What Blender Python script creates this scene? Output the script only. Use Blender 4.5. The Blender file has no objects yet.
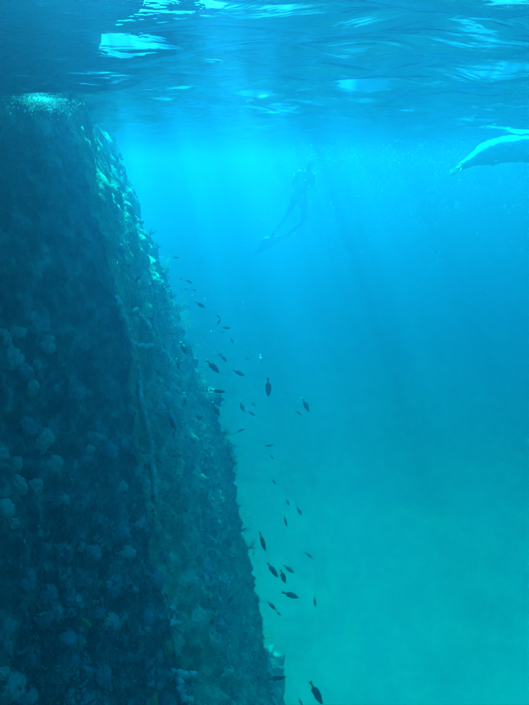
import bpy, bmesh, math, random
import numpy as np
from mathutils import Vector, Matrix, noise as mnoise

random.seed(7)
rng = np.random.default_rng(7)
scene = bpy.context.scene
col = scene.collection
R = math.radians

# ------------------------------------------------------------------ camera
CAM_H = 0.42                       # metres below the mean water surface (z = 0)
FOV = 58.0                         # vertical
FPX = 352.5 / math.tan(R(FOV / 2)) # focal length in photo pixels
PITCH = math.atan((352.5 - 165.0) / FPX)
cd = bpy.data.cameras.new('camera')
cd.sensor_fit = 'VERTICAL'
cd.sensor_height = 24.0
cd.lens = 12.0 / math.tan(R(FOV / 2))
cd.clip_start = 0.02
cd.clip_end = 600
cam = bpy.data.objects.new('camera', cd)
col.objects.link(cam)
cam.location = (0, 0, -CAM_H)
cam.rotation_euler = (math.pi / 2 - PITCH, 0, 0)
scene.camera = cam

# ------------------------------------------------------------------ sky and sun
SUN_EL, SUN_AZ = R(49), R(-20)      # azimuth from +Y, negative = to the left
world = bpy.data.worlds.new('World')
scene.world = world
world.use_nodes = True
wn = world.node_tree
bg = wn.nodes['Background']
sky = wn.nodes.new('ShaderNodeTexSky')
sky.sky_type = 'NISHITA'
sky.sun_disc = False
sky.sun_elevation = SUN_EL
sky.sun_rotation = SUN_AZ
wn.links.new(sky.outputs[0], bg.inputs[0])
bg.inputs[1].default_value = 0.07

sd = bpy.data.lights.new('sun', 'SUN')
sd.energy = 5.0
sd.angle = R(1.5)
sd.color = (1.0, 0.97, 0.92)
sun = bpy.data.objects.new('sun', sd)
col.objects.link(sun)
sdir = Vector((math.sin(SUN_AZ) * math.cos(SUN_EL), math.cos(SUN_AZ) * math.cos(SUN_EL), math.sin(SUN_EL)))
sun.rotation_euler = sdir.to_track_quat('Z', 'Y').to_euler()
sun.location = sdir * 30

vs = scene.view_settings
vs.view_transform = 'Standard'
vs.look = 'None'
vs.exposure = 3.4
vs.gamma = 1.0
vs.use_curve_mapping = False

cy = scene.cycles
cy.use_denoising = True
try:
    cy.denoiser = 'OPENIMAGEDENOISE'
except Exception:
    pass
cy.max_bounces = 4
cy.diffuse_bounces = 1
cy.glossy_bounces = 2
cy.transmission_bounces = 2
cy.volume_bounces = 1
cy.transparent_max_bounces = 12
cy.sample_clamp_indirect = 4.0
cy.use_adaptive_sampling = True
cy.adaptive_threshold = 0.02

# ------------------------------------------------------------------ helpers
SP, CP = math.sin(PITCH), math.cos(PITCH)
def at(u, v, Y):
    """the point at world depth Y on the sight line of photo pixel (u, v)"""
    x = (u - 264.5) / FPX
    y = (352.5 - v) / FPX
    dy = CP + y * SP
    dz = -SP + y * CP
    k = Y / dy
    return Vector((x * k, Y, -CAM_H + dz * k))
def project(P):
    P = np.asarray(P, float)
    x, y, z = P[..., 0], P[..., 1], P[..., 2] + CAM_H
    f = y * CP - z * SP
    up = y * SP + z * CP
    f = np.where(f < 1e-3, 1e-3, f)
    return 264.5 + FPX * x / f, 352.5 - FPX * up / f, f

def _hash(ix, iy, iz, seed):
    h = (ix * 374761393 + iy * 668265263 + iz * 2147483647 + seed * 974634777) & 0xFFFFFFFF
    h = ((h ^ (h >> 13)) * 1274126177) & 0xFFFFFFFF
    h = ((h ^ (h >> 16)) * 2246822519) & 0xFFFFFFFF
    return ((h ^ (h >> 15)) & 0xFFFFFF) / float(0xFFFFFF)
def vnoise(P, scale, seed=0):
    """smooth value noise, -1..1, P (n,3)"""
    Q = P * scale
    i = np.floor(Q).astype(np.int64)
    f = Q - i
    f = f * f * f * (f * (f * 6 - 15) + 10)
    out = 0
    for a in (0, 1):
        for b in (0, 1):
            for c in (0, 1):
                w = (f[:, 0] if a else 1 - f[:, 0]) * (f[:, 1] if b else 1 - f[:, 1]) * (f[:, 2] if c else 1 - f[:, 2])
                out = out + w * _hash(i[:, 0] + a, i[:, 1] + b, i[:, 2] + c, seed)
    return out * 2 - 1
def worley(P, scale, seed=0):
    """distance to the nearest cell point"""
    Q = P * scale
    i = np.floor(Q).astype(np.int64)
    best = np.full(len(P), 9.0)
    for a in (-1, 0, 1):
        for b in (-1, 0, 1):
            for c in (-1, 0, 1):
                j = i + np.array([a, b, c])
                px = j[:, 0] + _hash(j[:, 0], j[:, 1], j[:, 2], seed)
                py = j[:, 1] + _hash(j[:, 0], j[:, 1], j[:, 2], seed + 11)
                pz = j[:, 2] + _hash(j[:, 0], j[:, 1], j[:, 2], seed + 23)
                d = (px - Q[:, 0]) ** 2 + (py - Q[:, 1]) ** 2 + (pz - Q[:, 2]) ** 2
                best = np.minimum(best, d)
    return np.sqrt(best)

def mesh_from(name, verts, faces, smooth=True):
    me = bpy.data.meshes.new(name)
    if isinstance(verts, np.ndarray):
        verts = verts.tolist()
    if isinstance(faces, np.ndarray):
        faces = faces.tolist()
    me.from_pydata(verts, [], faces)
    if smooth:
        me.polygons.foreach_set('use_smooth', [True] * len(me.polygons))
    me.update()
    return me
def link(name, me, mat=None, parent=None, label=None, cat=None, group=None, kind=None):
    o = bpy.data.objects.new(name, me)
    col.objects.link(o)
    if mat is not None and me is not None and not me.materials:
        me.materials.append(mat)
    if parent is not None:
        o.parent = parent
    for k, val in (('label', label), ('category', cat), ('group', group), ('kind', kind)):
        if val:
            o[k] = val
    return o
def grid_faces(n, m, wrap_n=False):
    """quads over an n x m vertex grid (index i*m + j)"""
    i = np.arange(n if wrap_n else n - 1)
    j = np.arange(m - 1)
    I, J = np.meshgrid(i, j, indexing='ij')
    I2 = (I + 1) % n
    return np.stack([I * m + J, I2 * m + J, I2 * m + J + 1, I * m + J + 1], -1).reshape(-1, 4)

# ------------------------------------------------------------------ materials
def new_mat(name):
    m = bpy.data.materials.new(name)
    m.use_nodes = True
    nt = m.node_tree
    return m, nt, nt.nodes['Principled BSDF']
def rough_mat(name, stops, scale=6.0, rough=0.85, bump=0.4, bump_scale=40.0, spec=0.2, extra=None):
    """stone, growth, sand, skin: colour ramp over noise and a fine bump"""
    m, nt, bs = new_mat(name)
    tc = nt.nodes.new('ShaderNodeTexCoord')
    n1 = nt.nodes.new('ShaderNodeTexNoise')
    n1.inputs['Scale'].default_value = scale
    n1.inputs['Detail'].default_value = 7
    n1.inputs['Roughness'].default_value = 0.65
    nt.links.new(tc.outputs['Object'], n1.inputs['Vector'])
    cr = nt.nodes.new('ShaderNodeValToRGB')
    el = cr.color_ramp.elements
    while len(el) < len(stops):
        el.new(0.5)
    for e, (p, c) in zip(el, stops):
        e.position = p
        e.color = (*c, 1)
    nt.links.new(n1.outputs['Fac'], cr.inputs['Fac'])
    nt.links.new(cr.outputs['Color'], bs.inputs['Base Color'])
    bs.inputs['Roughness'].default_value = rough
    bs.inputs['Specular IOR Level'].default_value = spec
    if bump:
        n2 = nt.nodes.new('ShaderNodeTexNoise')
        n2.inputs['Scale'].default_value = bump_scale
        n2.inputs['Detail'].default_value = 5
        nt.links.new(tc.outputs['Object'], n2.inputs['Vector'])
        bp = nt.nodes.new('ShaderNodeBump')
        bp.inputs['Strength'].default_value = bump
        bp.inputs['Distance'].default_value = 0.02
        nt.links.new(n2.outputs['Fac'], bp.inputs['Height'])
        nt.links.new(bp.outputs['Normal'], bs.inputs['Normal'])
    return m

M = {}
M['rock'] = rough_mat('rock', [(0.38, (.04, .045, .05)), (0.50, (.12, .125, .13)), (0.58, (.24, .23, .24)), (0.67, (.44, .42, .44))], 8.0, bump=.7, bump_scale=26)
M['rock_algae_haze'] = rough_mat('rock_algae_haze', [(0.36, (.10, .14, .09)), (0.50, (.24, .30, .19)), (0.66, (.52, .56, .40))], 6.0, bump=1.0, bump_scale=34)  # algae green, its colour lightened to stand in for the haze veil
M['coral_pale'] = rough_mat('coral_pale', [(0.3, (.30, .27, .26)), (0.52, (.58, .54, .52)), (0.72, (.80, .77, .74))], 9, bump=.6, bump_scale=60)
M['coral_mauve'] = rough_mat('coral_mauve', [(0.3, (.16, .14, .18)), (0.52, (.38, .33, .40)), (0.72, (.62, .57, .64))], 9, bump=.6, bump_scale=60)
M['coral_dark'] = rough_mat('coral_dark', [(0.3, (.035, .04, .035)), (0.6, (.10, .10, .08)), (0.8, (.20, .19, .16))], 9, bump=.6, bump_scale=60)
M['coral_green'] = rough_mat('coral_green', [(0.3, (.20, .30, .12)), (0.7, (.42, .52, .22))], 12, bump=.6, bump_scale=90)
M['growth'] = rough_mat('growth', [(0.32, (.06, .065, .055)), (0.5, (.18, .17, .15)), (0.66, (.48, .45, .42))], 1.6, bump=.3, bump_scale=60)

M['sand'] = rough_mat('sand', [(0.3, (.42, .39, .33)), (0.7, (.56, .53, .45))], .8, bump=.5, bump_scale=9)
M['boulder'] = rough_mat('boulder', [(0.3, (.07, .07, .06)), (0.7, (.18, .17, .14))], 2, bump=.6, bump_scale=12)
M['fish_dark'] = rough_mat('fish_dark', [(0.35, (.012, .014, .018)), (0.7, (.04, .042, .045))], 30, rough=.45, bump=0, spec=.4)
M['fish_grey'] = rough_mat('fish_grey', [(0.35, (.06, .07, .07)), (0.7, (.14, .15, .15))], 30, rough=.4, bump=0, spec=.5)
M['fish_silver'] = rough_mat('fish_silver', [(0.42, (.04, .045, .05)), (0.58, (.70, .72, .70))], 26, rough=.3, bump=0, spec=.6)
M['fish_green'] = rough_mat('fish_green', [(0.35, (.16, .22, .05)), (0.7, (.40, .46, .12))], 30, rough=.45, bump=0, spec=.4)
M['shirt'] = rough_mat('shirt', [(0.3, (.78, .78, .76)), (0.7, (.86, .86, .84))], 5, rough=.8, bump=.3, bump_scale=14)
M['skin'] = rough_mat('skin', [(0.3, (.50, .34, .26)), (0.7, (.58, .40, .31))], 8, rough=.5, bump=0)
M['dark_cloth'] = rough_mat('dark_cloth', [(0.3, (.08, .09, .11)), (0.7, (.12, .13, .15))], 8, rough=.7, bump=.2, bump_scale=30)
M['fin_rubber'] = rough_mat('fin_rubber', [(0.3, (.03, .032, .04)), (0.7, (.05, .052, .06))], 8, rough=.4, bump=0)
M['hair'] = rough_mat('hair', [(0.3, (.02, .014, .01)), (0.7, (.05, .035, .02))], 40, rough=.6, bump=.4, bump_scale=120)
M['mask_glass'] = rough_mat('mask_glass', [(0.3, (.05, .06, .07)), (0.7, (.08, .09, .1))], 8, rough=.08, bump=0, spec=.7)
def bead_mat(name, c):
    """tiny bubbles and flakes: light passes through as well as off them"""
    m = bpy.data.materials.new(name)
    m.use_nodes = True
    nt = m.node_tree
    for n in list(nt.nodes):
        if n.type == 'BSDF_PRINCIPLED':
            nt.nodes.remove(n)
    o_ = [n for n in nt.nodes if n.type == 'OUTPUT_MATERIAL'][0]
    d = nt.nodes.new('ShaderNodeBsdfDiffuse')
    t_ = nt.nodes.new('ShaderNodeBsdfTranslucent')
    x = nt.nodes.new('ShaderNodeMixShader')
    x.inputs[0].default_value = .5
    d.inputs['Color'].default_value = t_.inputs['Color'].default_value = (*c, 1)
    nt.links.new(d.outputs[0], x.inputs[1])
    nt.links.new(t_.outputs[0], x.inputs[2])
    nt.links.new(x.outputs[0], o_.inputs['Surface'])
    return m
M['foam'] = bead_mat('foam', (.9, .9, .9))
M['speck'] = bead_mat('speck', (.8, .8, .75))
M['frond'] = bead_mat('frond', (.78, .76, .62))
M['flake'] = bead_mat('flake', (.8, .8, .75))

# water surface: Fresnel split of mirror and clear, so from below it mirrors outside the Snell window
m = bpy.data.materials.new('water_surface')
m.use_nodes = True
nt = m.node_tree
for n in list(nt.nodes):
    if n.type == 'BSDF_PRINCIPLED':
        nt.nodes.remove(n)
out = [n for n in nt.nodes if n.type == 'OUTPUT_MATERIAL'][0]
tc = nt.nodes.new('ShaderNodeTexCoord')
rip = nt.nodes.new('ShaderNodeTexNoise')
rip.inputs['Scale'].default_value = 9.0
rip.inputs['Detail'].default_value = 4.0
rip.inputs['Distortion'].default_value = 0.6
rmp = nt.nodes.new('ShaderNodeMapping')
rmp.inputs['Scale'].default_value = (.40, 1.5, 1)
nt.links.new(tc.outputs['Object'], rmp.inputs['Vector'])
nt.links.new(rmp.outputs[0], rip.inputs['Vector'])
bp = nt.nodes.new('ShaderNodeBump')
bp.inputs['Strength'].default_value = 0.75
bp.inputs['Distance'].default_value = 0.022
nt.links.new(rip.outputs['Fac'], bp.inputs['Height'])
fr = nt.nodes.new('ShaderNodeFresnel')
fr.inputs['IOR'].default_value = 1.2
nt.links.new(bp.outputs['Normal'], fr.inputs['Normal'])
gl = nt.nodes.new('ShaderNodeBsdfGlossy')
gl.inputs['Roughness'].default_value = 0.03
gl.inputs['Color'].default_value = (.34, .38, .42, 1)
nt.links.new(bp.outputs['Normal'], gl.inputs['Normal'])
tr = nt.nodes.new('ShaderNodeBsdfTransparent')
mp = nt.nodes.new('ShaderNodeMapping')                       # streaks painted into the transparency to split sunlight into rays
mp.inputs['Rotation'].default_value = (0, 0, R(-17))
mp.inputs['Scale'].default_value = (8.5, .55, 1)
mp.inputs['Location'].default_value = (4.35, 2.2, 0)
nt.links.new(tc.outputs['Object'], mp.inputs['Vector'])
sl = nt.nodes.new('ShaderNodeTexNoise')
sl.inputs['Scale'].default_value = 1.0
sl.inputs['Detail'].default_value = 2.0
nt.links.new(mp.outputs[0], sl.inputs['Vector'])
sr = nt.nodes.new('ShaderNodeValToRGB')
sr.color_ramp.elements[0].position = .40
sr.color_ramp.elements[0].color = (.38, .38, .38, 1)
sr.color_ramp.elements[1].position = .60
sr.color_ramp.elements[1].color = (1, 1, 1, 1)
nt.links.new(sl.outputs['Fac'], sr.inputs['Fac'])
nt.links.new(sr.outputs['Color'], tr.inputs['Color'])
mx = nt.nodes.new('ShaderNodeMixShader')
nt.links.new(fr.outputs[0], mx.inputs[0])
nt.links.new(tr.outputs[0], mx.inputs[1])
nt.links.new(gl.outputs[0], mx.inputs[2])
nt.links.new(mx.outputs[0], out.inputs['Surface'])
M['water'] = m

# ------------------------------------------------------------------ water surface
def waves(x, y):
    r = np.random.default_rng(21)
    z = np.zeros_like(x)
    d = np.sqrt(x * x + (y - 3) ** 2)
    for k in range(64):
        lam = 0.14 * (2.6 / 0.14) ** (k / 63.0)
        th = R(80) + r.normal(0, 0.55)          # crests roughly across the view
        slope = .068 * math.exp(-((math.log(lam / .42)) / .8) ** 2) + .012
        a = slope * lam / (2 * math.pi) * r.uniform(.6, 1.4)
        ph = r.uniform(0, 2 * math.pi)
        kx, ky = 2 * math.pi / lam * math.cos(th), 2 * math.pi / lam * math.sin(th)
        # fade wavelengths that the grid no longer resolves far away
        z += a * np.sin(kx * x + ky * y + ph) * np.clip(lam * 26 / (d + 1.5), 0, 1)
    return z + .12 * np.sign(z) * z * z / .05 * .5
EXT = 70.0
N = 560
t = np.linspace(-1, 1, N)
g = np.sinh(4.6 * t) / math.sinh(4.6) * EXT
X, Y = np.meshgrid(g, g + 3.0, indexing='ij')
Z = waves(X, Y)

V = np.stack([X, Y, Z], -1).reshape(-1, 3)
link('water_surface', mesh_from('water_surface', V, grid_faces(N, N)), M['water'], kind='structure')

# ------------------------------------------------------------------ hills of the shore, beyond the water box
n_a, n_h = 160, 24
HV = []
for a_ in np.linspace(R(-75), R(75), n_a):
    top = 34 + 9 * math.sin(a_ * 3.1 + 1) + 5 * math.sin(a_ * 7.7) + 2 * math.sin(a_ * 19)
    for h_ in np.linspace(0, 1, n_h):
        rr = 128 + 46 * h_ + 5 * math.sin(a_ * 23 + h_ * 6) * h_
        HV.append((rr * math.sin(a_), 5 + rr * math.cos(a_), -12 + (top + 12) * h_ ** .8 + 1.2 * math.sin(a_ * 61 + h_ * 17)))
    for h_ in (.5, 1):
        rr = 174 + 60 * h_
        HV.append((rr * math.sin(a_), 5 + rr * math.cos(a_), top * (1 - h_) - 12 * h_))
M['hill'] = rough_mat('hill', [(0.35, (.03, .04, .02)), (0.6, (.06, .075, .035)), (0.75, (.16, .14, .10))], .12, bump=.4, bump_scale=.6)
link('hills', mesh_from('hills', HV, grid_faces(n_a, n_h + 2)), M['hill'], kind='structure')

# ------------------------------------------------------------------ seabed
BED = -12.0
n = 220
t = np.linspace(-1, 1, n)
g = np.sinh(3.2 * t) / math.sinh(3.2) * 74
X, Y = np.meshgrid(g, g + 8.0, indexing='ij')
P = np.stack([X, Y, np.zeros_like(X)], -1).reshape(-1, 3)
P[:, 2] = BED + .35 * vnoise(P, .13, 3) + .12 * vnoise(P, .5, 4) + .03 * vnoise(P, 1.7, 5)
link('seabed', mesh_from('seabed', P, grid_faces(n, n)), M['sand'], kind='structure')

# ------------------------------------------------------------------ reef wall
def curve_by_z(pts):
    q = np.array([tuple(at(*p)) for p in pts])
    q = q[np.argsort(q[:, 2])]
    def f(z):
        z = np.asarray(z, float)
        out = []
        for c in (0, 1):
            lo = (q[1, c] - q[0, c]) / (q[1, 2] - q[0, 2])
            hi = (q[-1, c] - q[-2, c]) / (q[-1, 2] - q[-2, 2])
            val = np.interp(z, q[:, 2], q[:, c])
            val = np.where(z < q[0, 2], q[0, c] + (z - q[0, 2]) * lo, val)
            val = np.where(z > q[-1, 2], q[-1, c] + (z - q[-1, 2]) * hi, val)
            out.append(val)
        return np.stack(out, -1)
    return f
ridge = curve_by_z([(60, 112, 4.9), (93, 215, 4.75), (124, 330, 4.6), (143, 440, 4.45), (160, 560, 4.3), (190, 700, 4.1)])
edge = curve_by_z([(110, 133, 8.7), (148, 240, 8.5), (177, 312, 8.3), (203, 390, 8.1), (229, 480, 7.9), (253, 590, 7.8), (267, 690, 7.7)])
NZ = 300
TOP = 0.24
zz = np.linspace(TOP, BED - .4, NZ)
rv, ev = ridge(zz), edge(zz)
# cross-section knots (offset lists), each an array (NZ, 2)
near0 = rv + np.array([-3.4, -7.0])
near1 = rv + np.array([-1.75, -3.6])
near2 = rv + np.array([-.10, -.22])
far0 = rv * .75 + ev * .25 + np.array([.03, 0])
far1 = rv * .08 + ev * .92 + np.array([.02, -.02])
far2 = ev + np.array([-.16, .30])
back2 = ev + np.array([-4.5, 3.4])
back3 = np.stack([np.full(NZ, -10.0), np.full(NZ, 9.0)], -1)
back4 = np.stack([np.full(NZ, -10.0), np.full(NZ, -2.5)], -1)
knots = [near0, near1, near2, rv, far0, far1, ev, far2, back2, back3, back4]
counts = [40, 150, 12, 34, 90, 12, 14, 40, 12, 12, 12]
rows = []
for k in range(len(knots)):
    a, b = knots[k], knots[(k + 1) % len(knots)]
    for s in range(counts[k]):
        f = s / counts[k]
        rows.append(a * (1 - f) + b * f)
G = np.stack(rows, 0)                                        # (NS, NZ, 2)
NS = G.shape[0]
G = np.concatenate([G, np.broadcast_to(zz[None, :, None], (NS, NZ, 1))], -1)
def grid_normals(G):
    du = np.roll(G, -1, 0) - np.roll(G, 1, 0)
    dv = np.zeros_like(G)
    dv[:, 1:-1] = G[:, 2:] - G[:, :-2]
    dv[:, 0] = G[:, 1] - G[:, 0]
    dv[:, -1] = G[:, -1] - G[:, -2]
    nn = np.cross(du, dv)
    nn /= np.linalg.norm(nn, axis=-1, keepdims=True) + 1e-9
    return nn
nrm = grid_normals(G)
i_near = 100
if nrm[i_near, NZ // 2, 0] < 0:
    nrm = -nrm
    flip = True
else:
    flip = False
P = G.reshape(-1, 3)
NR = nrm.reshape(-1, 3)
depth = np.clip(-P[:, 2], 0, 9)
rough_amt = np.clip(.55 + depth * .18, .55, 1.15)
disp = .09 * vnoise(P, .75, 31) + .05 * vnoise(P, 1.9, 32) * rough_amt
lump = np.clip(.75 - worley(P, 2.6, 41), -.3, .75)
disp += .20 * lump * rough_amt * np.clip(vnoise(P, .9, 45) * 1.4 + .5, 0, 1)
disp += .10 * np.clip(.7 - worley(P, 6.5, 42), -.2, .7) * rough_amt
disp += .04 * np.clip(.7 - worley(P, 15, 43), -.2, .7) * rough_amt
disp += .020 * vnoise(P, 22, 44) + .014 * vnoise(P, 38, 46)
P = P + NR * disp[:, None]
P[:, 2] = np.minimum(P[:, 2], .30)
WALL = P.reshape(NS, NZ, 3)
WN = grid_normals(WALL)
if flip:
    WN = -WN
F = grid_faces(NS, NZ, wrap_n=True)
faces = F.tolist() if flip else F[:, ::-1].tolist()
faces.append([i * NZ for i in range(NS)])                    # top
me = mesh_from('rock_face', P, faces)
wall = bpy.data.objects.new('reef_wall', None)
col.objects.link(wall)
wall.location = (-1.5, 5.4, BED)
wall['label'] = 'tall leaning underwater wall crusted with coral, dark against the bright water'
wall['category'] = 'reef wall'
WLOC = np.array(wall.location)
me.materials.append(M['rock'])
me.materials.append(M['rock_algae_haze'])
i0, i1 = 204, 204 + 34 + 90 + 12 + 14 + 20                    # rows of the side face beyond the ridge, algae green and paled in place of haze
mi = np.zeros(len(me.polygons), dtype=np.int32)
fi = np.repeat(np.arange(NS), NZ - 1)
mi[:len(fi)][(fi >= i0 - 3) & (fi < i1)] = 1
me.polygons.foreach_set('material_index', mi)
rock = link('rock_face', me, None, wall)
rock.location = -Vector(wall.location)
bpy.context.view_layer.update()

# unseen shelf added above the water to shade the near wall and darken the surface
n_t, n_s = 120, 50
OV = []
for q in np.linspace(0, 1, n_t):
    yy = -.6 + 6.8 * q
    ex = float(np.interp(yy, [-3, 0, 1.2, 2.4, 3.8, 4.3, 4.6, 5.05, 5.3, 5.8, 6.2], [-.95, -.9, -.95, -.5, -.9, -1.15, -2.1, -2.1, -1.35, -1.6, -2.8]))  # lip shaped for its shade, with a cleft that lets sun onto the foam
    for k in range(n_s):                                     # loop: underside out to the lip, top back
        if k < n_s // 2:
            f = k / (n_s // 2 - 1)
            OV.append((-8.6 + (ex + 8.6) * f ** .5, yy, .20 + .02 * f * f))
        else:
            f = (k - n_s // 2) / (n_s // 2 - 1)
            OV.append((ex - (ex + 8.6) * f ** 2, yy, .36 + .05 * min(1, f * 3)))
OV = np.array(OV)
OV += np.stack([.18 * vnoise(OV, 1.1, 71) + .12 * vnoise(OV, 3.1, 72), .1 * vnoise(OV, 1.1, 73), .03 * vnoise(OV, 2.2, 74)], -1)
of = grid_faces(n_t, n_s).tolist()
of += [[i * n_s, i * n_s + n_s - 1, (i + 1) * n_s + n_s - 1, (i + 1) * n_s] for i in range(n_t - 1)]
of += [list(range(n_s)), [(n_t - 1) * n_s + k for k in range(n_s)][::-1]]
o = link('added_overhang', mesh_from('added_overhang', OV, of), M['rock'], wall)
o.location = -Vector(wall.location)

# picking points on the wall
Wf, Nf = WALL.reshape(-1, 3), WN.reshape(-1, 3)
PU, PV, PD = project(Wf)
front = (np.einsum('ij,ij->i', Nf, Wf - np.array([0, 0, -CAM_H])) < 0) & (Wf[:, 1] > .5)
def pick(u, v, rad=4.0):
    """index of the nearest wall vertex seen at photo pixel (u, v)"""
    d2 = (PU - u) ** 2 + (PV - v) ** 2
    ok = np.where((d2 < rad * rad) & front)[0]
    if len(ok) == 0:
        return int(np.argmin(np.where(front, d2, 1e9)))
    dmin = PD[ok].min()
    ok = ok[PD[ok] < dmin + .25]
    return int(ok[np.argmin(d2[ok])])

# --- coral shapes
def ico(sub):
    bm = bmesh.new()
    bmesh.ops.create_icosphere(bm, subdivisions=sub, radius=1)
    v = np.array([x.co[:] for x in bm.verts])
    f = [[q.index for q in p.verts] for p in bm.faces]
    bm.free()
    return v, f
def coral_head_mesh(seed, flat=.75):
    v, f = ico(4)
    nrm_ = v.copy()
    d = .20 * vnoise(v, 1.3, seed) + .26 * np.clip(.72 - worley(v, 2.4, seed + 1), -.2, .72) + .30 * np.clip(.7 - worley(v, 5.5, seed + 2), -.2, .7) + .07 * vnoise(v, 9, seed + 4)
    v = nrm_ * (0.85 + d)[:, None]
    v[:, 2] *= flat
    return mesh_from('coral_head', v, f)
def tube(verts, faces, pts, rads, sides=5):
    pts = [Vector(p) for p in pts]
    base = len(verts)
    for k, p in enumerate(pts):
        a = pts[max(k - 1, 0)]
        b = pts[min(k + 1, len(pts) - 1)]
        d = (b - a).normalized()
        s = d.cross(Vector((.3, .2, 1)) if abs(d.z) < .9 else Vector((1, 0, .2))).normalized()
        w = d.cross(s)
        for j in range(sides):
            an = 2 * math.pi * j / sides
            verts.append(tuple(p + (s * math.cos(an) + w * math.sin(an)) * rads[k]))
    for k in range(len(pts) - 1):
        for j in range(sides):
            a = base + k * sides + j
            b = base + k * sides + (j + 1) % sides
            faces.append((a, b, b + sides, a + sides))
    faces.append(tuple(base + j for j in range(sides))[::-1])
    faces.append(tuple(base + (len(pts) - 1) * sides + j for j in range(sides)))
def coral_branch_mesh(seed, n=9, thick=.06):
    r = random.Random(seed)
    vv, ff = [], []
    def grow(p, d, L, rad, lev):
        pts, rads = [p], [rad]
        for s in range(3):
            d = (d + Vector((r.gauss(0, .25), r.gauss(0, .25), r.gauss(.06, .18)))).normalized()
            p = p + d * L / 3
            pts.append(p)
            rads.append(rad * (1 - .22 * (s + 1)))
        tube(vv, ff, pts, rads, 5)
        if lev > 0:
            for _ in range(2):
                grow(p - d * L * r.uniform(0, .35), (d + Vector((r.gauss(0, .6), r.gauss(0, .6), r.gauss(.1, .4)))).normalized(), L * .68, rad * .55, lev - 1)
    for k in range(n):
        a = 2 * math.pi * (k + r.random()) / n
        grow(Vector((0, 0, -.05)), Vector((math.cos(a) * .8, math.sin(a) * .8, r.uniform(.5, 1.2))).normalized(), r.uniform(.45, .75), thick, 2)
    return mesh_from('coral_branch', vv, ff)
def coral_plate_mesh(seed):
    r = random.Random(seed)
    n, k = 22, 5
    vv, ff = [], []
    for side in (1, 0):
        for q in range(k):
            rr = q / (k - 1)
            for j in range(n):
                a = 2 * math.pi * j / n
                w = rr * (1 + .22 * math.sin(3 * a + seed) + .12 * math.sin(7 * a + 2 * seed) + r.uniform(-.04, .04))
                vv.append((w * math.cos(a), w * math.sin(a), .10 * rr * rr + .05 * math.sin(4 * a + seed) * rr + (.05 if side else -.06 - .16 * (1 - rr))))
    for side in (0, 1):
        o = side * n * k
        for q in range(k - 1):
            for j in range(n):
                a, b = o + q * n + j, o + q * n + (j + 1) % n
                f = (a, b, b + n, a + n)
                ff.append(f[::-1] if side == 0 else f)
    o1, o2 = (k - 1) * n, n * k + (k - 1) * n
    for j in range(n):
        ff.append((o1 + j, o2 + j, o2 + (j + 1) % n, o1 + (j + 1) % n))
    return mesh_from('coral_plate', vv, ff)

HEADS = {}
for mk in ('coral_pale', 'coral_mauve', 'coral_dark', 'coral_green'):
    HEADS[mk] = []
    for s in range(4):
        me = coral_head_mesh(100 + s * 7)
        me.materials.append(M[mk])
        HEADS[mk].append(me)
BRANCH = {}
for mk in ('coral_pale', 'coral_dark', 'frond'):
    BRANCH[mk] = []
    for s in range(3):
        me = coral_branch_mesh(s + 5, 9, .055 if mk != 'frond' else .03)
        me.materials.append(M[mk])
        BRANCH[mk].append(me)
PLATE = {}
for mk in ('coral_pale', 'coral_mauve'):
    PLATE[mk] = []
    for s in range(3):
        me = coral_plate_mesh(s + 2)
        me.materials.append(M[mk])
        PLATE[mk].append(me)

def set_on_wall(idx, name, me, size, up=0.0, sink=.25, label=None, squash=(1, 1, 1)):
    p = Wf[idx]
    nn = Vector(Nf[idx])
    axis = (nn * (1 - up) + Vector((0, 0, 1)) * up).normalized()
    q = axis.to_track_quat('Z', 'Y') @ Matrix.Rotation(random.uniform(0, 6.28), 3, 'Z').to_quaternion()
    o = link(name, me, None, wall, label)
    o.rotation_mode = 'QUATERNION'
    o.rotation_quaternion = q
    o.scale = (size * squash[0], size * squash[1], size * squash[2])
    o.location = Vector(p - WLOC) - nn * size * sink
    return o

# coral heads one can make out, photo pixel and radius in photo pixels
heads = [(6, 338, 9, 'coral_pale'), (20, 336, 8, 'coral_pale'), (8, 356, 10, 'coral_mauve'), (24, 372, 9, 'coral_mauve'),
         (36, 362, 5, 'coral_pale'), (48, 348, 7, 'coral_mauve'), (10, 385, 9, 'coral_mauve'), (30, 392, 7, 'coral_mauve'),
         (46, 338, 6, 'coral_mauve'), (26, 428, 10, 'coral_mauve'), (42, 440, 9, 'coral_mauve'), (50, 462, 9, 'coral_pale'),
         (36, 488, 9, 'coral_pale'), (24, 484, 8, 'coral_mauve'), (14, 460, 8, 'coral_mauve'), (4, 512, 9, 'coral_pale'),
         (9, 522, 7, 'coral_pale'), (3, 455, 7, 'coral_pale'), (44, 615, 13, 'coral_mauve'), (70, 660, 8, 'coral_mauve'),
         (8, 690, 12, 'coral_pale'), (20, 680, 10, 'coral_pale'), (3, 672, 7, 'coral_green'), (26, 698, 8, 'coral_pale'),
         (48, 590, 9, 'coral_mauve'), (68, 572, 8, 'coral_mauve'), (100, 432, 8, 'coral_mauve'), (112, 450, 7, 'coral_mauve'),
         (92, 425, 6, 'coral_mauve'), (84, 345, 6, 'coral_mauve'), (120, 530, 8, 'coral_mauve'), (88, 450, 6, 'coral_pale'),
         (146, 660, 8, 'coral_mauve'), (172, 676, 6, 'coral_pale'), (188, 690, 8, 'coral_pale'), (190, 698, 6, 'coral_pale'),
         (176, 630, 5, 'coral_pale'), (182, 642, 5, 'coral_pale'), (110, 592, 6, 'coral_mauve'), (153, 704, 8, 'coral_green')]
for k, (u, v, r_, mk) in enumerate(heads):
    if u < 56 and k % 3:
        mk, r_ = 'coral_pale', r_ * 1.12                      # the paler clumps nearest the viewer
    i = pick(u, v)
    set_on_wall(i, 'coral_head', HEADS[mk][k % 4], 1.25 * r_ * PD[i] / FPX, up=.3, sink=.3)
i = pick(168, 648)
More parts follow.
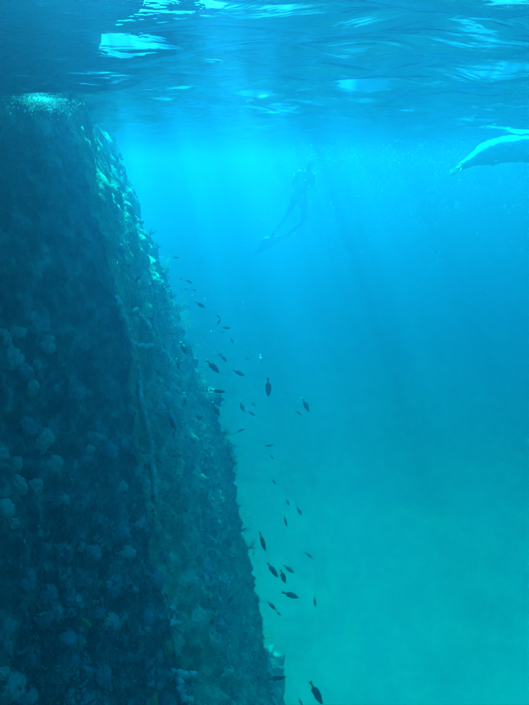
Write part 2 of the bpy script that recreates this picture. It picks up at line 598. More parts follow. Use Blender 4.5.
set_on_wall(i, 'coral_head', HEADS['coral_green'][1], 8.5 * PD[i] / FPX, up=.1, sink=.1, label='oval greenish coral standing out near the ridge', squash=(.75, 1, .9))
# smaller heads, dense on the lower near face, fewer high up
vis = np.where(front & (PU > -60) & (PU < 300) & (PV > 110) & (PV < 760) & (Wf[:, 2] < -.25))[0]
w = np.clip((-Wf[vis, 2]) / 2.2, .08, 1.4) * np.where(Wf[vis, 1] > 6.3, .55, 1.0) * PD[vis] ** -1.0
w *= np.clip(vnoise(Wf[vis], 1.1, 91) * 2.2 + .35, .02, 1)
w /= w.sum()
for k in range(150):
    i = int(rng.choice(vis, p=w))
    mk = random.choice(['coral_mauve', 'coral_mauve', 'coral_mauve', 'coral_pale', 'coral_dark'])
    set_on_wall(i, 'coral_head', HEADS[mk][k % 4], random.uniform(.02, .075) * (.7 + .08 * PD[i]), up=random.uniform(0, .5), sink=.35)
for k in range(46):
    i = int(rng.choice(vis, p=w))
    set_on_wall(i, 'coral_plate', PLATE[random.choice(['coral_pale', 'coral_mauve'])][k % 3], random.uniform(.03, .075), up=random.uniform(.55, .9), sink=.3)
for k in range(90):
    i = int(rng.choice(vis, p=w))
    set_on_wall(i, 'coral_branch', BRANCH[random.choice(['coral_pale', 'coral_dark', 'coral_dark'])][k % 3], random.uniform(.05, .12), up=random.uniform(.1, .6), sink=.05)
# growth on the far edge of the wall, where the sun from behind catches it
def edge_pick(v, inset=0.0):
    ok = np.where((np.abs(PV - v) < 2.5) & (Wf[:, 1] > 6.2) & (Wf[:, 1] < 9.6) & (PU < 330))[0]
    m_ = PU[ok].max() - inset
    ok = ok[np.abs(PU[ok] - m_) < 2.5]
    return int(ok[np.argmin(PD[ok])])
for (v, ins, s, mk) in [(258, 2, 4, 'coral_dark'), (264, 1, 6, 'frond'), (269, 3, 6, 'frond'), (273, 0, 6, 'coral_dark'), (297, 0, 5, 'coral_dark'), (308, 0, 5, 'frond'),
                        (312, -2, 7, 'coral_dark'), (318, 2, 7, 'frond'), (325, 1, 6, 'frond'), (330, 0, 6, 'frond'), (346, 0, 5, 'coral_dark'), (350, 1, 4, 'frond'), (376, 0, 5, 'frond'),
                        (382, 26, 6, 'frond'), (384, 34, 5, 'frond'), (387, 18, 6, 'frond'), (389, 10, 7, 'frond'), (391, 4, 7, 'frond'), (394, 14, 6, 'frond'), (397, 7, 6, 'frond'), (400, 2, 5, 'frond'),
                        (412, 18, 4, 'frond'), (424, 17, 4, 'frond'), (434, 19, 5, 'frond'), (446, 17, 4, 'frond'), (436, 0, 7, 'coral_dark'), (448, 0, 8, 'coral_dark'), (458, 0, 6, 'coral_dark'),
                        (470, 0, 6, 'coral_dark'), (500, 16, 3, 'frond'), (516, 4, 4, 'frond'), (520, 0, 5, 'frond'), (532, 0, 6, 'coral_dark'), (546, 0, 6, 'coral_dark'), (556, -1, 5, 'frond'),
                        (600, 0, 5, 'coral_dark'), (628, 0, 5, 'coral_dark'), (640, 0, 5, 'frond'), (655, 0, 6, 'coral_dark'), (672, 0, 5, 'frond'), (236, 0, 5, 'coral_dark'), (248, 0, 4, 'coral_dark')]:
    i = edge_pick(v, ins)
    o = set_on_wall(i, 'coral_branch', random.choice(BRANCH[mk]), s * 1.5 * PD[i] / FPX, up=.6, sink=0)
    if mk == 'frond' and ins < 4:
        o.location += Vector((.05, .03, .02))
for k in range(70):
    i = edge_pick(random.uniform(230, 705), random.uniform(0, 3))
    set_on_wall(i, 'coral_branch', random.choice(BRANCH[random.choice(['coral_dark', 'coral_dark', 'coral_pale'])]), random.uniform(2.0, 4.5) * PD[i] / FPX, up=random.uniform(.1, .7), sink=0)
# ledge that sticks out of the far edge
def slab_mesh(seed, lx, ly, lz):
    v, f = ico(4)
    v = np.sign(v) * np.abs(v) ** .55
    d = 1 + .22 * vnoise(v, 1.6, seed) + .22 * np.clip(.65 - worley(v, 3.5, seed + 1), -.3, .65) + .10 * vnoise(v, 8, seed + 2)
    v = v * d[:, None] * np.array([lx, ly, lz])
    return mesh_from('ledge', v, f)
for (u, v, Yd, s, dims) in [(203, 395, 8.15, 3, (.20, .26, .10))]:
    o = link('ledge', slab_mesh(s, *dims), M['rock'], wall)
    o.location = at(u, v, Yd) - Vector(wall.location)
    o.rotation_euler = (R(-8), R(12), R(20))
# crusted rail along the ridge and bent pipe stubs at its foot
def crusted_tube(pts, rad, seed, name):
    vv, ff = [], []
    fine = []
    for a, b in zip(pts[:-1], pts[1:]):
        for s in range(10):
            fine.append(a.lerp(b, s / 10))
    fine.append(pts[-1])
    r = random.Random(seed)
    tube(vv, ff, [p + Vector((r.gauss(0, .006), r.gauss(0, .006), r.gauss(0, .006))) for p in fine], [rad * r.uniform(.7, 1.45) for _ in fine], 8)
    return link(name, mesh_from(name, vv, ff), M['coral_pale'], wall)
def wall_pt(u, v, off=.05):
    i = pick(u, v)
    return Vector(Wf[i]) + Vector(Nf[i]) * off
rail_px = [(117, 300), (122, 318), (127, 345), (133, 372), (138, 400), (143, 430), (148, 465), (152, 500)]
o = crusted_tube([wall_pt(u, v, .04) - Vector(wall.location) for u, v in rail_px], .022, 3, 'rail')
o = crusted_tube([wall_pt(u, v, .06) - Vector(wall.location) for u, v in [(186, 700), (179, 692), (178, 680), (183, 674), (191, 674)]], .028, 4, 'bent_pipe')
o = crusted_tube([wall_pt(u, v, .05) - Vector(wall.location) for u, v in [(165, 608), (169, 612), (167, 620), (174, 622)]], .018, 5, 'bent_pipe')
for pts in ([(128, 312), (136, 314), (146, 326), (150, 338)], [(128, 345), (138, 348), (150, 345)], [(164, 352), (170, 360), (174, 366)]):
    crusted_tube([wall_pt(u, v, .03) - Vector(wall.location) for u, v in pts], .014, 6, 'bent_pipe')

# fine crust: thousands of knobs, joined
kv, kf = ico(1)
kf = np.array(kf)
sel = rng.choice(vis, size=4500, p=w)
allv, allf = [], []
for k, i in enumerate(sel):
    s = random.uniform(.004, .015) * (.6 + .1 * PD[i])
    sc = np.array([random.uniform(.7, 1.6), random.uniform(.7, 1.6), random.uniform(.7, 1.8)]) * s
    allv.append(kv * sc * rng.uniform(.75, 1.2, (len(kv), 1)) + Wf[i] + Nf[i] * s * .4)
    allf.append(kf + k * len(kv))
o = link('encrusting_growth', mesh_from('encrusting_growth', np.concatenate(allv), np.concatenate(allf)), M['growth'], wall, kind='stuff')
o.location = -Vector(wall.location)

# ------------------------------------------------------------------ rocks on the seabed and behind the wall
def rock_mesh(seed, sub=4):
    v, f = ico(sub)
    d = 1 + .40 * vnoise(v, 1.2, seed) + .5 * np.clip(.6 - worley(v, 2.2, seed + 3), -.4, .6) + .25 * vnoise(v, 4.5, seed + 5)
    v = v * d[:, None]
    return mesh_from('boulder', v, f)
RK = [rock_mesh(60 + s) for s in range(4)]
for me in RK:
    me.materials.append(M['boulder'])
def bed_hit(u, v):
    a, b = at(u, v, 1.0), at(u, v, 2.0)
    k = (BED - a.z) / (b.z - a.z)
    return a + (b - a) * k
for k, (u, v, s, lab) in enumerate([
        (366, 660, 1.0, 'low dim rock on the hazy seabed, just right of the lowest fish'),
        (352, 622, 1.2, 'dim rock on the seabed, the one nearest the wall in the hazy distance'),
        (408, 650, 1.0, 'dim flat rock on the seabed in the middle of the lower right'),
        (472, 668, .9, 'faint rock on the seabed toward the right side of the picture')]):
    p = bed_hit(u, v)
    o = link('boulder', RK[k % 4], None, None, lab, 'rock', 'rocks on the seabed')
    o.location = p
    o.scale = (s * .42, s * .35, s * .10)
    o.rotation_euler = (0, 0, k * 1.3)
# sunlit outcrop beyond the foot of the wall
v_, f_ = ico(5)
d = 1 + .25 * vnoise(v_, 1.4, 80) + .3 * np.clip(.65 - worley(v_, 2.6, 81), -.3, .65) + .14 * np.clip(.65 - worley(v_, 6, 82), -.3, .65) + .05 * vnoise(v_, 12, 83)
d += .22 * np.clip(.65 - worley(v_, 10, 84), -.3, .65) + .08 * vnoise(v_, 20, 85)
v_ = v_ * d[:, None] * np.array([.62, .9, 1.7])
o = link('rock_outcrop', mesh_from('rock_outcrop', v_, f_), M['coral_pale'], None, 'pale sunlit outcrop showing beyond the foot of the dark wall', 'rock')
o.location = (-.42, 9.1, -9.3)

# ------------------------------------------------------------------ fish
def fish_mesh(seed, bend=0.0, deep=.30, mat=None):
    """one fish, 1 long, nose at +X, belly -Z: body loft plus fins, one mesh"""
    prof = [(0, .02, .02), (.06, .34, .45), (.16, .68, .8), (.30, .95, 1.0), (.45, 1.0, .95), (.60, .78, .7), (.72, .45, .42), (.80, .26, .22), (.84, .24, .16)]
    vv, ff = [], []
    S = 10
    def cx(x):
        return .5 - x, bend * (x - .2) ** 2 * (1 if x > .2 else 0)
    for (x, h, w_) in prof:
        X0, Y0 = cx(x)
        for j in range(S):
            a = 2 * math.pi * j / S
            vv.append((X0, Y0 + math.cos(a) * w_ * deep * .24, math.sin(a) * h * deep * .5))
    n = len(prof)
    for k in range(n - 1):
        for j in range(S):
            a, b = k * S + j, k * S + (j + 1) % S
            ff.append((a, b, b + S, a + S))
    ff.append(tuple(range(S))[::-1])
    ff.append(tuple((n - 1) * S + j for j in range(S)))
    def fin(pts, th=.008):
        b = len(vv)
        for sgn in (1, -1):
            for (x, z) in pts:
                X0, Y0 = cx(x)
                vv.append((X0, Y0 + sgn * th, z * deep))
        m_ = len(pts)
        ff.append(tuple(b + j for j in range(m_)))
        ff.append(tuple(b + m_ + j for j in range(m_))[::-1])
        for j in range(m_):
            ff.append((b + j, b + m_ + j, b + m_ + (j + 1) % m_, b + (j + 1) % m_))
    fin([(.80, .10), (.90, .19), (1.0, .28), (.99, .14), (.97, 0), (.99, -.14), (1.0, -.28), (.90, -.19), (.80, -.10)])
    fin([(.24, .44), (.34, .55), (.52, .57), (.68, .46), (.72, .2), (.45, .40)])
    fin([(.50, -.44), (.60, -.55), (.70, -.42), (.72, -.20)])
    fin([(.26, -.42), (.36, -.58), (.42, -.44)])
    me = mesh_from('fish', vv, ff)
    me.materials.append(mat)
    return me
FM = {}
for mk in ('fish_dark', 'fish_grey', 'fish_silver', 'fish_green'):
    FM[mk] = [fish_mesh(0, 0, .27, M[mk]), fish_mesh(1, .3, .28, M[mk]), fish_mesh(2, -.3, .25, M[mk]), fish_mesh(3, .15, .19, M[mk])]
# (u, v, length px, tilt degrees (0 = along the picture, + nose/right end down), size m, variant, material, nose to 1 right / -1 left, label)
D, GY, SV, GN = 'fish_dark', 'fish_grey', 'fish_silver', 'fish_green'
FISH = [
 (176, 257.6, 6, 8, .07, 0, D, 1, 'small fish nearly level, topmost of all the fish along the wall edge'),
 (181, 278.7, 4, -30, .05, 0, GY, 1, 'tiny faint fish just right of the frilly growth on the wall edge'),
 (189, 281.8, 6.5, 22, .07, 0, D, 1, 'small fish tilted down to the right, upper one of a faint trio'),
 (185.7, 288.8, 5, 18, .06, 0, GY, 1, 'faint tiny fish, left one of the pair below the upper trio fish'),
 (194, 290, 5, 6, .06, 0, GY, 1, 'faint tiny level fish, right one of the pair under the trio'),
 (200.3, 304.8, 10, 30, .10, 0, D, 1, 'dark fish slanting down right, alone beside the round tuft on the wall edge'),
 (218.4, 316.7, 5, 40, .06, 1, GY, 1, 'tiny faint fish directly above a small steep dark fish'),
 (218.7, 322.2, 6.5, -65, .07, 0, D, 1, 'small dark fish pointing steeply up, left of a level dark fish'),
 (226, 327.7, 8, 10, .08, 1, D, 1, 'dark nearly level fish beside a small steep one, above mid wall'),
 (232, 340.4, 6.5, 65, .075, 0, GY, 1, 'faint steep fish below the level dark fish, in open water'),
 (222, 331.5, 5, 25, .06, 0, GY, 1, 'very faint tiny fish just under the small steep dark fish'),
 (183.6, 348, 12, 62, .09, 0, D, 1, 'dim fish diving steeply in front of the wall above the bright ledge'),
 (178, 364.2, 11, 78, .08, 3, D, 1, 'dim slim fish almost upright in front of the wall, left above the ledge'),
 (220, 354.4, 6, -10, .07, 1, D, -1, 'small dark fish touching the tail of a larger slanting one'),
 (223.7, 358.3, 8.5, 48, .09, 0, D, 1, 'dark fish slanting down right with a smaller fish at its tail'),
 (212.8, 366.5, 16, 44, .13, 1, D, 1, 'large dark fish diving right off the wall edge above the ledge'),
 (238.8, 373, 11.5, 26, .10, 0, D, 1, 'dark plump fish in open water right of the ledge, slanting down right'),
 (218, 391, 14, 6, .12, 2, D, 1, 'dark fish lying level across the bright ledge'),
 (215.8, 409, 14, 62, .12, 0, D, 1, 'dark fish diving steeply just below the bright ledge'),
 (198.6, 417, 9, 42, .08, 0, D, 1, 'dim small fish in front of the wall, left below the ledge'),
 (184.6, 398.6, 12, 82, .09, 3, D, 1, 'dim upright fish in front of the wall, left of the ledge'),
 (171.4, 421.3, 19, 66, .11, 3, D, 1, 'longest fish in front of the wall, slim and diving, far left of the ledge'),
 (242, 406.5, 10.5, 66, .10, 0, GY, 1, 'greyish fish diving steeply in open water, level with the ledge'),
 (240.4, 430.7, 9, -26, .09, 3, D, 1, 'slim dark fish pointing up to the right beside the wall edge below the ledge'),
 (268.2, 387.3, 17, 88, .14, 0, D, 1, 'large dark fish hanging straight up and down in open water'),
 (305.6, 404.6, 13.5, 64, .12, 0, D, 1, 'dark diving fish farthest right in the middle of the picture'),
 (298.4, 412.4, 8, 32, .08, 0, SV, 1, 'small fish with a silver glint below left of the far right diving fish'),
 (260.8, 359, 9, 84, .08, 3, SV, 1, 'small upright fish with a silver glint above the large upright dark fish'),
 (247, 358.5, 5.5, 25, .07, 0, GY, 1, 'tiny faint fish in open water, left of the small silver upright one'),
 (253.2, 404.3, 5.5, 45, .07, 0, GY, 1, 'tiny faint fish, upper one of a pair left of the large upright fish'),
 (251.7, 413.3, 7.5, 36, .08, 0, GY, 1, 'faint fish slanting down right, lower one of the pair left of the large upright fish'),
 (269, 445.5, 9, -14, .10, 3, GY, 1, 'faint nearly level fish in open water below the large upright fish'),
 (272, 457, 6, 45, .08, 0, GY, 1, 'faint tiny slanting fish under the nearly level faint fish'),
 (286, 393, 4, 20, .06, 0, GY, 1, 'tiniest faint fish midway between the large upright fish and the far right diver'),
 (274, 482, 6, 50, .08, 0, GY, 1, 'faint small fish in open water halfway down the picture'),
 (287.6, 502, 7, 66, .08, 0, GY, 1, 'faint steep fish, top one of three loosely grouped in open water'),
 (299.4, 511.3, 9, 60, .09, 0, GY, 1, 'faint diving fish, right one of three loosely grouped'),
 (285.5, 521.3, 10, 76, .10, 3, GY, 1, 'faint nearly upright fish, lowest of three loosely grouped'),
 (262.6, 541.9, 18, 74, .13, 3, D, 1, 'very slim dark fish diving close to the lower wall edge'),
 (308.4, 554.8, 8, 34, .09, 0, GY, 1, 'small greyish fish slanting down right, alone on the right in the lower half'),
 (272.6, 570, 15, 52, .13, 0, D, 1, 'dark fish slanting down right, left one of three close together'),
 (288.7, 568.9, 12.5, 40, .11, 0, SV, 1, 'fish with a pale stripe, upper right one of three close together'),
 (283, 576.4, 14, 72, .12, 0, D, 1, 'dark steep fish, middle one of three close together'),
 (290.3, 595, 16, 25, .13, 0, D, 1, 'plump black fish slanting gently right below three fish close together'),
 (271.7, 605.9, 10, 42, .10, 1, D, 1, 'dark fish near the wall edge, left below the plump black fish'),
 (278.3, 613.3, 6.5, 40, .08, 0, GY, 1, 'small fish close behind the tail of another near the lower wall edge'),
 (314.8, 601.8, 9, 86, .10, 0, GY, 1, 'faint upright fish right of the plump black fish'),
 (230.2, 600.2, 11.5, -60, .09, 1, D, 1, 'dim curved fish in front of the lower wall, nose up'),
 (256.3, 614.2, 7, 4, .07, 0, GY, 1, 'dim level fish in front of the wall near its lower edge'),
 (276.7, 678, 17, -10, .13, 0, D, 1, 'black fish nearly level across the wall edge near the bottom'),
 (316, 692.7, 21, 60, .14, 0, D, 1, 'large black fish diving at the bottom, lowest big fish in open water'),
 (300.5, 702, 8, 65, .10, 0, D, 1, 'dark fish cut by the bottom edge of the picture'),
 (258.5, 677, 11, 60, .09, 0, GY, 1, 'dim fish in front of the wall left of the black level one near the bottom'),
 (271, 693, 7, -20, .07, 0, GY, 1, 'small dim fish in front of the wall under the black level one'),
 (137, 279.6, 10, -64, .08, 0, D, 1, 'dark fish pointing up in front of the upper wall, near the ridge'),
 (158, 372, 9, 40, .08, 0, D, 1, 'dark small fish over the ridge rail at mid-height of the wall'),
 (192, 440, 9, 58, .08, 0, D, 1, 'dark small fish diving before the wall, well below the bright ledge'),
 (205, 470, 8, -30, .07, 1, D, 1, 'dark small fish pointing up right before the wall in the middle of the picture'),
 (150, 318, 8, 20, .07, 0, D, 1, 'dark small level fish right of the top of the ridge rail'),
 (85, 622, 15, 32, .08, 1, GN, 1, 'greenish fish in front of the dark near face of the wall, lower left'),
 (166, 596, 8, 72, .07, 0, GY, 1, 'dim upright fish in front of the ridge above the oval green coral'),
]
for k, (u, v, px, tilt, L, var, mk, sgn, lab) in enumerate(FISH):
    dist = L * FPX / px
    i = pick(u, v, 2.5)
    if (PU[i] - u) ** 2 + (PV[i] - v) ** 2 < 9:
        dist = min(dist, PD[i] - .35)
    # depth along the camera axis -> world Y
    p1 = at(u, v, 1.0)
    f1 = p1.y * CP - (p1.z + CAM_H) * SP
    p = at(u, v, dist / f1)
    L = 1.15 * px * dist / FPX
    o = link('fish', FM[mk][var], None, None, lab, 'fish', 'small fish hovering along the wall edge')
    o.location = p
    yaw = random.uniform(-.35, .35)
    # heading in picture plane: right/down by tilt, then a little toward or away from the viewer
    rgt, upv = Vector((1, 0, 0)), Vector((0, SP, CP))
    fwd = Vector((0, CP, -SP))
    hd = (rgt * math.cos(R(tilt)) - upv * math.sin(R(tilt))) * math.cos(yaw) + fwd * math.sin(yaw)
    sidev = fwd.cross(hd).normalized()          # dorsal side lies in the picture plane
    if sidev.z < 0:
        sidev = -sidev
    yv = sidev.cross(hd).normalized()
    Mx = Matrix((hd, yv, sidev)).transposed()
    o.rotation_euler = Mx.to_euler()
    o.scale = (L / math.cos(yaw),) * 3

# ------------------------------------------------------------------ people
def skinned(name, chains, mat, parent=None, sub=2, thick=1.0):
    """chains: list of [(point, radius), ...]; a chain starting with an int hangs on that earlier vertex"""
    vv, ee, rr, roots = [], [], [], []
    for ch in chains:
        prev = None
        for q in ch:
            if isinstance(q, int):
                prev = q
                continue
            vv.append(tuple(q[0]))
            rr.append(q[1])
            if prev is not None:
                ee.append((prev, len(vv) - 1))
            else:
                roots.append(len(vv) - 1)
            prev = len(vv) - 1
    me = bpy.data.meshes.new(name)
    me.from_pydata(vv, ee, [])
    o = link(name, me, None, parent)
    md = o.modifiers.new('skin', 'SKIN')
    md.use_smooth_shade = True
    md.branch_smoothing = .5
    for k, sv in enumerate(me.skin_vertices[0].data):
        r_ = rr[k]
        sv.radius = tuple(thick * q for q in r_) if isinstance(r_, tuple) else (r_ * thick, r_ * thick)
        sv.use_root = k in roots
    sb = o.modifiers.new('sub', 'SUBSURF')
    sb.levels = sb.render_levels = sub
    bpy.context.view_layer.update()
    dg = bpy.context.evaluated_depsgraph_get()
    nm = bpy.data.meshes.new_from_object(o.evaluated_get(dg))
    o.modifiers.clear()
    o.data = nm
    nm.materials.clear()
    nm.materials.append(mat)
    nm.polygons.foreach_set('use_smooth', [True] * len(nm.polygons))
    return o
def hand_chains(wrist, tip, nrm_):
    """palm and five fingers from the wrist toward tip"""
    d = (tip - wrist)
    Lh = d.length
    d.normalize()
    s = d.cross(nrm_).normalized()
    n_ = s.cross(d)
    palm = wrist + d * Lh * .45
    ch = [[(wrist, .028), (wrist + d * Lh * .2, (.036, .022)), (palm, (.042, .018))]]
    for k, (off, ln) in enumerate([(-.032, .42), (-.011, .52), (.011, .50), (.031, .40)]):
        b = palm + s * off - d * .01
        ch.append([(b, .0095), (b + d * Lh * ln * .45 - n_ * .006, .009), (b + d * Lh * ln * .8 - n_ * .018, .0085), (b + d * Lh * ln - n_ * .03, .007)])
    b = wrist + d * Lh * .18 - s * .03
    ch.append([(b, .012), (b + d * Lh * .16 - s * .03, .011), (b + d * Lh * .32 - s * .045 - n_ * .01, .009)])
    return ch
def fin_blade(ankle, tip, side, w, name, parent):
    d = tip - ankle
    Lf = d.length
    d.normalize()
    s = side.normalized()
    n_ = d.cross(s).normalized()
    prof = [(0, .35, .05), (.18, .42, .045), (.36, .6, .018), (.6, .85, .012), (.85, 1.0, .009), (1.0, .8, .006)]
    vv, ff = [], []
    for (q, ww, th) in prof:
        c = ankle + d * Lf * q + n_ * .05 * math.sin(q * 2.4)
        for a in range(10):
            an = 2 * math.pi * a / 10
            vv.append(tuple(c + s * math.cos(an) * w * ww * .5 + n_ * math.sin(an) * th))
    for k in range(len(prof) - 1):
        for a in range(10):
            i0, i1 = k * 10 + a, k * 10 + (a + 1) % 10
            ff.append((i0, i1, i1 + 10, i0 + 10))
    ff.append(tuple(range(10))[::-1])
    ff.append(tuple(50 + a for a in range(10)))
    return link(name, mesh_from(name, vv, ff), M['fin_rubber'], parent)
def head_extras(person, c, face, up, r_):
    """mask, hair on a head centred at c looking along face"""
    q = Matrix((face.cross(up).normalized(), face, up)).transposed().to_quaternion()
    v, f = ico(3)
    hv = v * np.array([r_ * 1.04, r_ * 1.2, r_ * 1.22])
    keep = (v[:, 1] < .25) & (v[:, 2] > -.55)
    hv = np.where(keep[:, None], hv * 1.05, hv * .86)
    o = link('hair', mesh_from('hair', hv, f), M['hair'], person)
    o.location = c - person.location
    o.rotation_mode = 'QUATERNION'
    o.rotation_quaternion = q
    bm = bmesh.new()
    bmesh.ops.create_cube(bm, size=1)
    bmesh.ops.scale(bm, vec=(r_ * 1.75, r_ * .55, r_ * .85), verts=bm.verts)
    bmesh.ops.bevel(bm, geom=bm.edges[:], offset=r_ * .18, segments=2, affect='EDGES')
    me = bpy.data.meshes.new('diving_mask')
    bm.to_mesh(me)
    bm.free()
    me.materials.append(M['mask_glass'])
    o = link('diving_mask', me, None, person)
    o.location = c - person.location + face * r_ * 1.02 + up * r_ * .15
    o.rotation_mode = 'QUATERNION'
    o.rotation_quaternion = q

# --- near snorkeller at the right edge, floating face down, arm reaching forward and down
SY = 8.4
sw = bpy.data.objects.new('person', None)
col.objects.link(sw)
base = at(545, 160, SY)
sw.location = base
sw['label'] = 'person in a pale long-sleeved top floating at the surface, arm reaching forward and down'
sw['category'] = 'person'
def L_(u, v, Y):
    return at(u, v, Y) - base
sh = L_(509, 148, SY + .12)
sh2 = L_(528, 151, SY + .52)
chest = L_(526, 150, SY + .30)
waist = L_(548, 153, SY + .22)
hip = L_(566, 156, SY + .22)
elb = L_(483, 155, SY - .30)
wr = L_(461, 166, SY - .55)
tip = L_(449, 174, SY - .66)
neck = L_(532, 157, SY + .30)
hd_ = L_(538, 164, SY + .20)
elb2 = L_(545, 172, SY + .72)
wr2 = L_(560, 180, SY + .60)
tip2 = L_(570, 184, SY + .55)
kn1, an1 = L_(600, 166, SY + .12), L_(634, 164, SY + .10)
kn2, an2 = L_(602, 158, SY + .34), L_(636, 172, SY + .36)
body = [[(hip, (.15, .12)), (waist, (.15, .11)), (chest, (.19, .13)), (neck, .065), (hd_, (.085, .105)), (hd_ + (hd_ - neck).normalized() * .08, (.07, .085))],
        [2, (sh, .075), (elb, .048), (wr, .03)],
        [2, (sh2, .07), (elb2, .046), (wr2, .03)],
        [0, (hip.lerp(kn1, .25) + Vector((0, -.06, 0)), .095), (kn1, .06), (kn1.lerp(an1, .4), .055), (an1, .035)],
        [0, (hip.lerp(kn2, .25) + Vector((0, .06, 0)), .095), (kn2, .06), (kn2.lerp(an2, .4), .055), (an2, .035)]]
body += hand_chains(wr, tip, Vector((0, -.3, 1))) + hand_chains(wr2, tip2, Vector((0, -.3, 1)))
skinned('body', body, M['skin'], sw)
shirt = [[(hip.lerp(waist, .3), (.165, .13)), (waist, (.20, .18)), (chest, (.25, .21)), (chest.lerp(neck, .55), .10)],
         [2, (sh, .20), (sh.lerp(elb, .5), .175), (elb, .125), (elb.lerp(wr, .6), .064), (elb.lerp(wr, 1.0), .052)],
         [2, (sh2, .10), (sh2.lerp(elb2, .5), .08), (elb2, .066), (elb2.lerp(wr2, .9), .045)]]
top_ = skinned('long_sleeved_top', shirt, M['shirt'], sw, sub=3)
tv = np.array([q.co[:] for q in top_.data.vertices])
tn = np.array([q.normal[:] for q in top_.data.vertices])
tv += tn * (.014 * vnoise(tv * np.array([1, .6, .6]), 11, 5) + .008 * vnoise(tv, 26, 6))[:, None]
top_.data.vertices.foreach_set('co', tv.ravel())
top_.data.update()
skinned('swim_shorts', [[(waist.lerp(hip, .5), (.165, .13)), (hip, (.17, .135))],
                        [1, (hip.lerp(kn1, .3) + Vector((0, -.06, 0)), .115), (hip.lerp(kn1, .6) + Vector((0, -.04, 0)), .10)],
                        [1, (hip.lerp(kn2, .3) + Vector((0, .06, 0)), .115), (hip.lerp(kn2, .6) + Vector((0, .04, 0)), .10)]], M['dark_cloth'], sw)
fin_blade(an1, an1 + Vector((.55, 0, -.06)), Vector((0, 1, .2)), .20, 'swim_fin', sw)
fin_blade(an2, an2 + Vector((.55, .02, -.16)), Vector((0, 1, .2)), .20, 'swim_fin', sw)
sw2 = sw
fc = Vector((-.35, -.25, -.9)).normalized()
upv = (hd_ - neck).normalized()
upv = (upv - fc * upv.dot(fc)).normalized()
head_extras(sw, base + hd_ + upv * .02, fc, upv, .095)

# --- far snorkeller seen from behind, upright under the surface, finned feet trailing
DY = 18.0
dv = bpy.data.objects.new('person', None)
col.objects.link(dv)
base = at(300, 195, DY)
dv.location = base
dv['label'] = 'dim distant person with swim fins hanging below the surface in open water'
dv['category'] = 'person'
hip = L_(299, 193, DY)
waist = L_(302, 185, DY)
chest = L_(306, 176, DY)
neck = L_(308, 170, DY)
hd_ = L_(311, 165, DY)
kn1, an1 = L_(289, 211, DY - .1), L_(277, 229, DY + .1)
kn2, an2 = L_(304, 219, DY + .1), L_(286, 236, DY + .3)
shl, shr = L_(299, 172, DY - .02), L_(314, 175, DY + .02)
ell, elr = L_(293, 184, DY + .12), L_(312, 184, DY + .12)
wl, wrr = L_(297, 187, DY + .36), L_(308, 188, DY + .38)
body = [[(hip, (.14, .11)), (waist, (.13, .10)), (chest, (.17, .12)), (neck, .06), (hd_, (.08, .10)), (hd_ + Vector((0, 0, .09)), (.07, .08))],
        [2, (shl, .065), (ell, .045), (wl, .03)],
        [2, (shr, .065), (elr, .045), (wrr, .03)],
        [0, (hip.lerp(kn1, .25) + Vector((-.06, 0, 0)), .095), (kn1, .062), (kn1.lerp(an1, .4), .056), (an1, .036)],
        [0, (hip.lerp(kn2, .25) + Vector((.06, 0, 0)), .095), (kn2, .062), (kn2.lerp(an2, .4), .056), (an2, .036)]]
body += hand_chains(wl, wl + (wl - ell).normalized() * .18, Vector((1, 0, 0))) + hand_chains(wrr, wrr + (wrr - elr).normalized() * .18, Vector((1, 0, 0)))
skinned('body', body, M['skin'], dv, thick=1.35)
skinned('swim_top', [[(hip.lerp(waist, .2), (.155, .12)), (waist, (.15, .115)), (chest, (.19, .14)), (chest.lerp(neck, .5), .09)],
                     [2, (shl, .085), (shl.lerp(ell, .6), .066)], [2, (shr, .085), (shr.lerp(elr, .6), .066)]], M['shirt'], dv, thick=1.35)
skinned('swim_shorts', [[(waist.lerp(hip, .4), (.155, .12)), (hip, (.16, .13))],
                        [1, (hip.lerp(kn1, .3) + Vector((-.06, 0, 0)), .12), (hip.lerp(kn1, .7) + Vector((-.03, 0, 0)), .10)],
                        [1, (hip.lerp(kn2, .3) + Vector((.06, 0, 0)), .12), (hip.lerp(kn2, .7) + Vector((.03, 0, 0)), .10)]], M['dark_cloth'], dv, thick=1.35)
fin_blade(an1, L_(259, 251, DY + .2), Vector((.8, .1, .5)), .50, 'swim_fin', dv)
fin_blade(an2, L_(258, 246, DY + .35), Vector((.3, .4, 1)), .46, 'swim_fin', dv)
head_extras(dv, base + hd_ + Vector((0, 0, .03)), Vector((.2, .98, 0)).normalized(), Vector((0, 0, 1)), .095)

# ------------------------------------------------------------------ foam, bubbles, specks
def bits(name, pts, sizes, mat, label, stretch=1.0, sub=1, flake=False):
    v, f = ico(sub)
    if flake:                                                # flat five-sided shreds, each turned its own way
        v = np.array([(math.cos(a) * (1 + .3 * (k % 2)), math.sin(a), .15 * (k % 2)) for k, a in enumerate(np.linspace(0, 2 * math.pi, 6)[:5])])
        f = [[0, 1, 2, 3, 4]]
    f = np.array(f)
    av, af = [], []
    for k, (p, s) in enumerate(zip(pts, sizes)):
        sc = np.array([1, 1, 1]) * s
        q = v * sc
        if flake:
            qm = np.linalg.qr(rng.normal(size=(3, 3)))[0]
            q = q @ qm
        if stretch > 1:
            d = rng.normal(size=3) * .5 + np.array([.6, 0, -.8])
            d /= np.linalg.norm(d)
            q = q + np.outer(q @ d, d) * (rng.uniform(1, stretch) - 1)
        av.append(q + p)
        af.append(f + k * len(v))
    o = link(name, mesh_from(name, np.concatenate(av), np.concatenate(af)), mat, None, label, None, None, 'stuff')
    return o
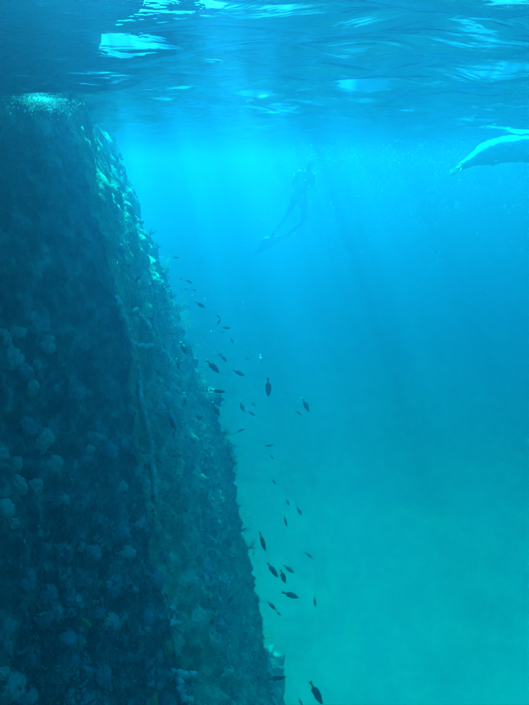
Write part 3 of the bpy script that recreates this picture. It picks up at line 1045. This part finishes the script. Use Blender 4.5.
# white water where the swell washes the wall
pts, sz = [], []
for k in range(2600):
    u = max(1, min(62, random.gauss(30, 13)))
    i = pick(u, 132, 9)
    b = Wf[i]
    off = abs(random.gauss(0, .07))
    d = abs(random.gauss(0, .016)) * (1 + 1.8 * max(0, math.sin(u * .33)))
    pts.append(np.array([b[0] + .06 + off, b[1] - .05 - off * .5 + random.gauss(0, .05), -.015 - d]))
    sz.append(random.uniform(.002, .0045) * (1 if random.random() < .94 else 1.6))
o = bits('foam', pts, sz, M['foam'], 'white froth of bubbles where the swell washes the top of the wall')
o['category'] = 'foam'
# bubbles and specks drifting in the upper water
pts, sz = [], []
while len(pts) < 5200:
    u, v = 262 + 300 * random.random() ** .7, 140 + abs(random.gauss(0, 60))
    Y_ = random.uniform(5, 11)
    p = at(u, v, Y_)
    if p.z < -.12:
        pts.append(np.array(p))
        sz.append(random.uniform(.0010, .0024) * Y_ / 4)
o = bits('drifting_particles', pts, sz, M['flake'], 'fine pale particles drifting under the surface in the open water', flake=True)
o['category'] = 'particles'
pts, sz = [], []
while len(pts) < 800:
    u, v = random.uniform(-20, 250), random.uniform(230, 705)
    Y_ = random.uniform(1.2, 4.2)
    p = at(u, v, Y_)
    if p.z < -.1:
        i = np.argmin((PU - u) ** 2 + (PV - v) ** 2)
        pts.append(np.array(p))
        sz.append(random.uniform(.0004, .0009) * (.4 + Y_ / 3))
o = bits('suspended_specks', pts, sz, M['speck'], 'pale specks suspended in the water before the wall', stretch=3, flake=True)
o['category'] = 'specks'

# ------------------------------------------------------------------ the water itself: one even volume
bm = bmesh.new()
bmesh.ops.create_cube(bm, size=1)
me = bpy.data.meshes.new('haze')
bm.to_mesh(me)
bm.free()
hz = link('haze', me, None, None, None, None, None, 'stuff')
zt, zb = .50, BED - 2.2
hz.scale = (170, 170, zt - zb)
hz.location = (0, 5, (zt + zb) / 2)
hm = bpy.data.materials.new('haze')
hm.use_nodes = True
nt = hm.node_tree
for n_ in list(nt.nodes):
    if n_.type == 'BSDF_PRINCIPLED':
        nt.nodes.remove(n_)
pv = nt.nodes.new('ShaderNodeVolumePrincipled')
DENS = 1.1
sig_s = (.008, .061, .122)
sig_a = (1.0, .053, .016)
colr, absr = [], []
for s_, a_ in zip(sig_s, sig_a):
    c_ = s_ / DENS
    k_ = min(1.0, a_ / (DENS * (1 - c_)))
    colr.append(c_)
    absr.append((1 - k_) ** 2)
pv.inputs['Color'].default_value = (*colr, 1)
pv.inputs['Absorption Color'].default_value = (*absr, 1)
pv.inputs['Density'].default_value = DENS
pv.inputs['Anisotropy'].default_value = .88
nt.links.new(pv.outputs[0], [q for q in nt.nodes if q.type == 'OUTPUT_MATERIAL'][0].inputs['Volume'])
me.materials.append(hm)
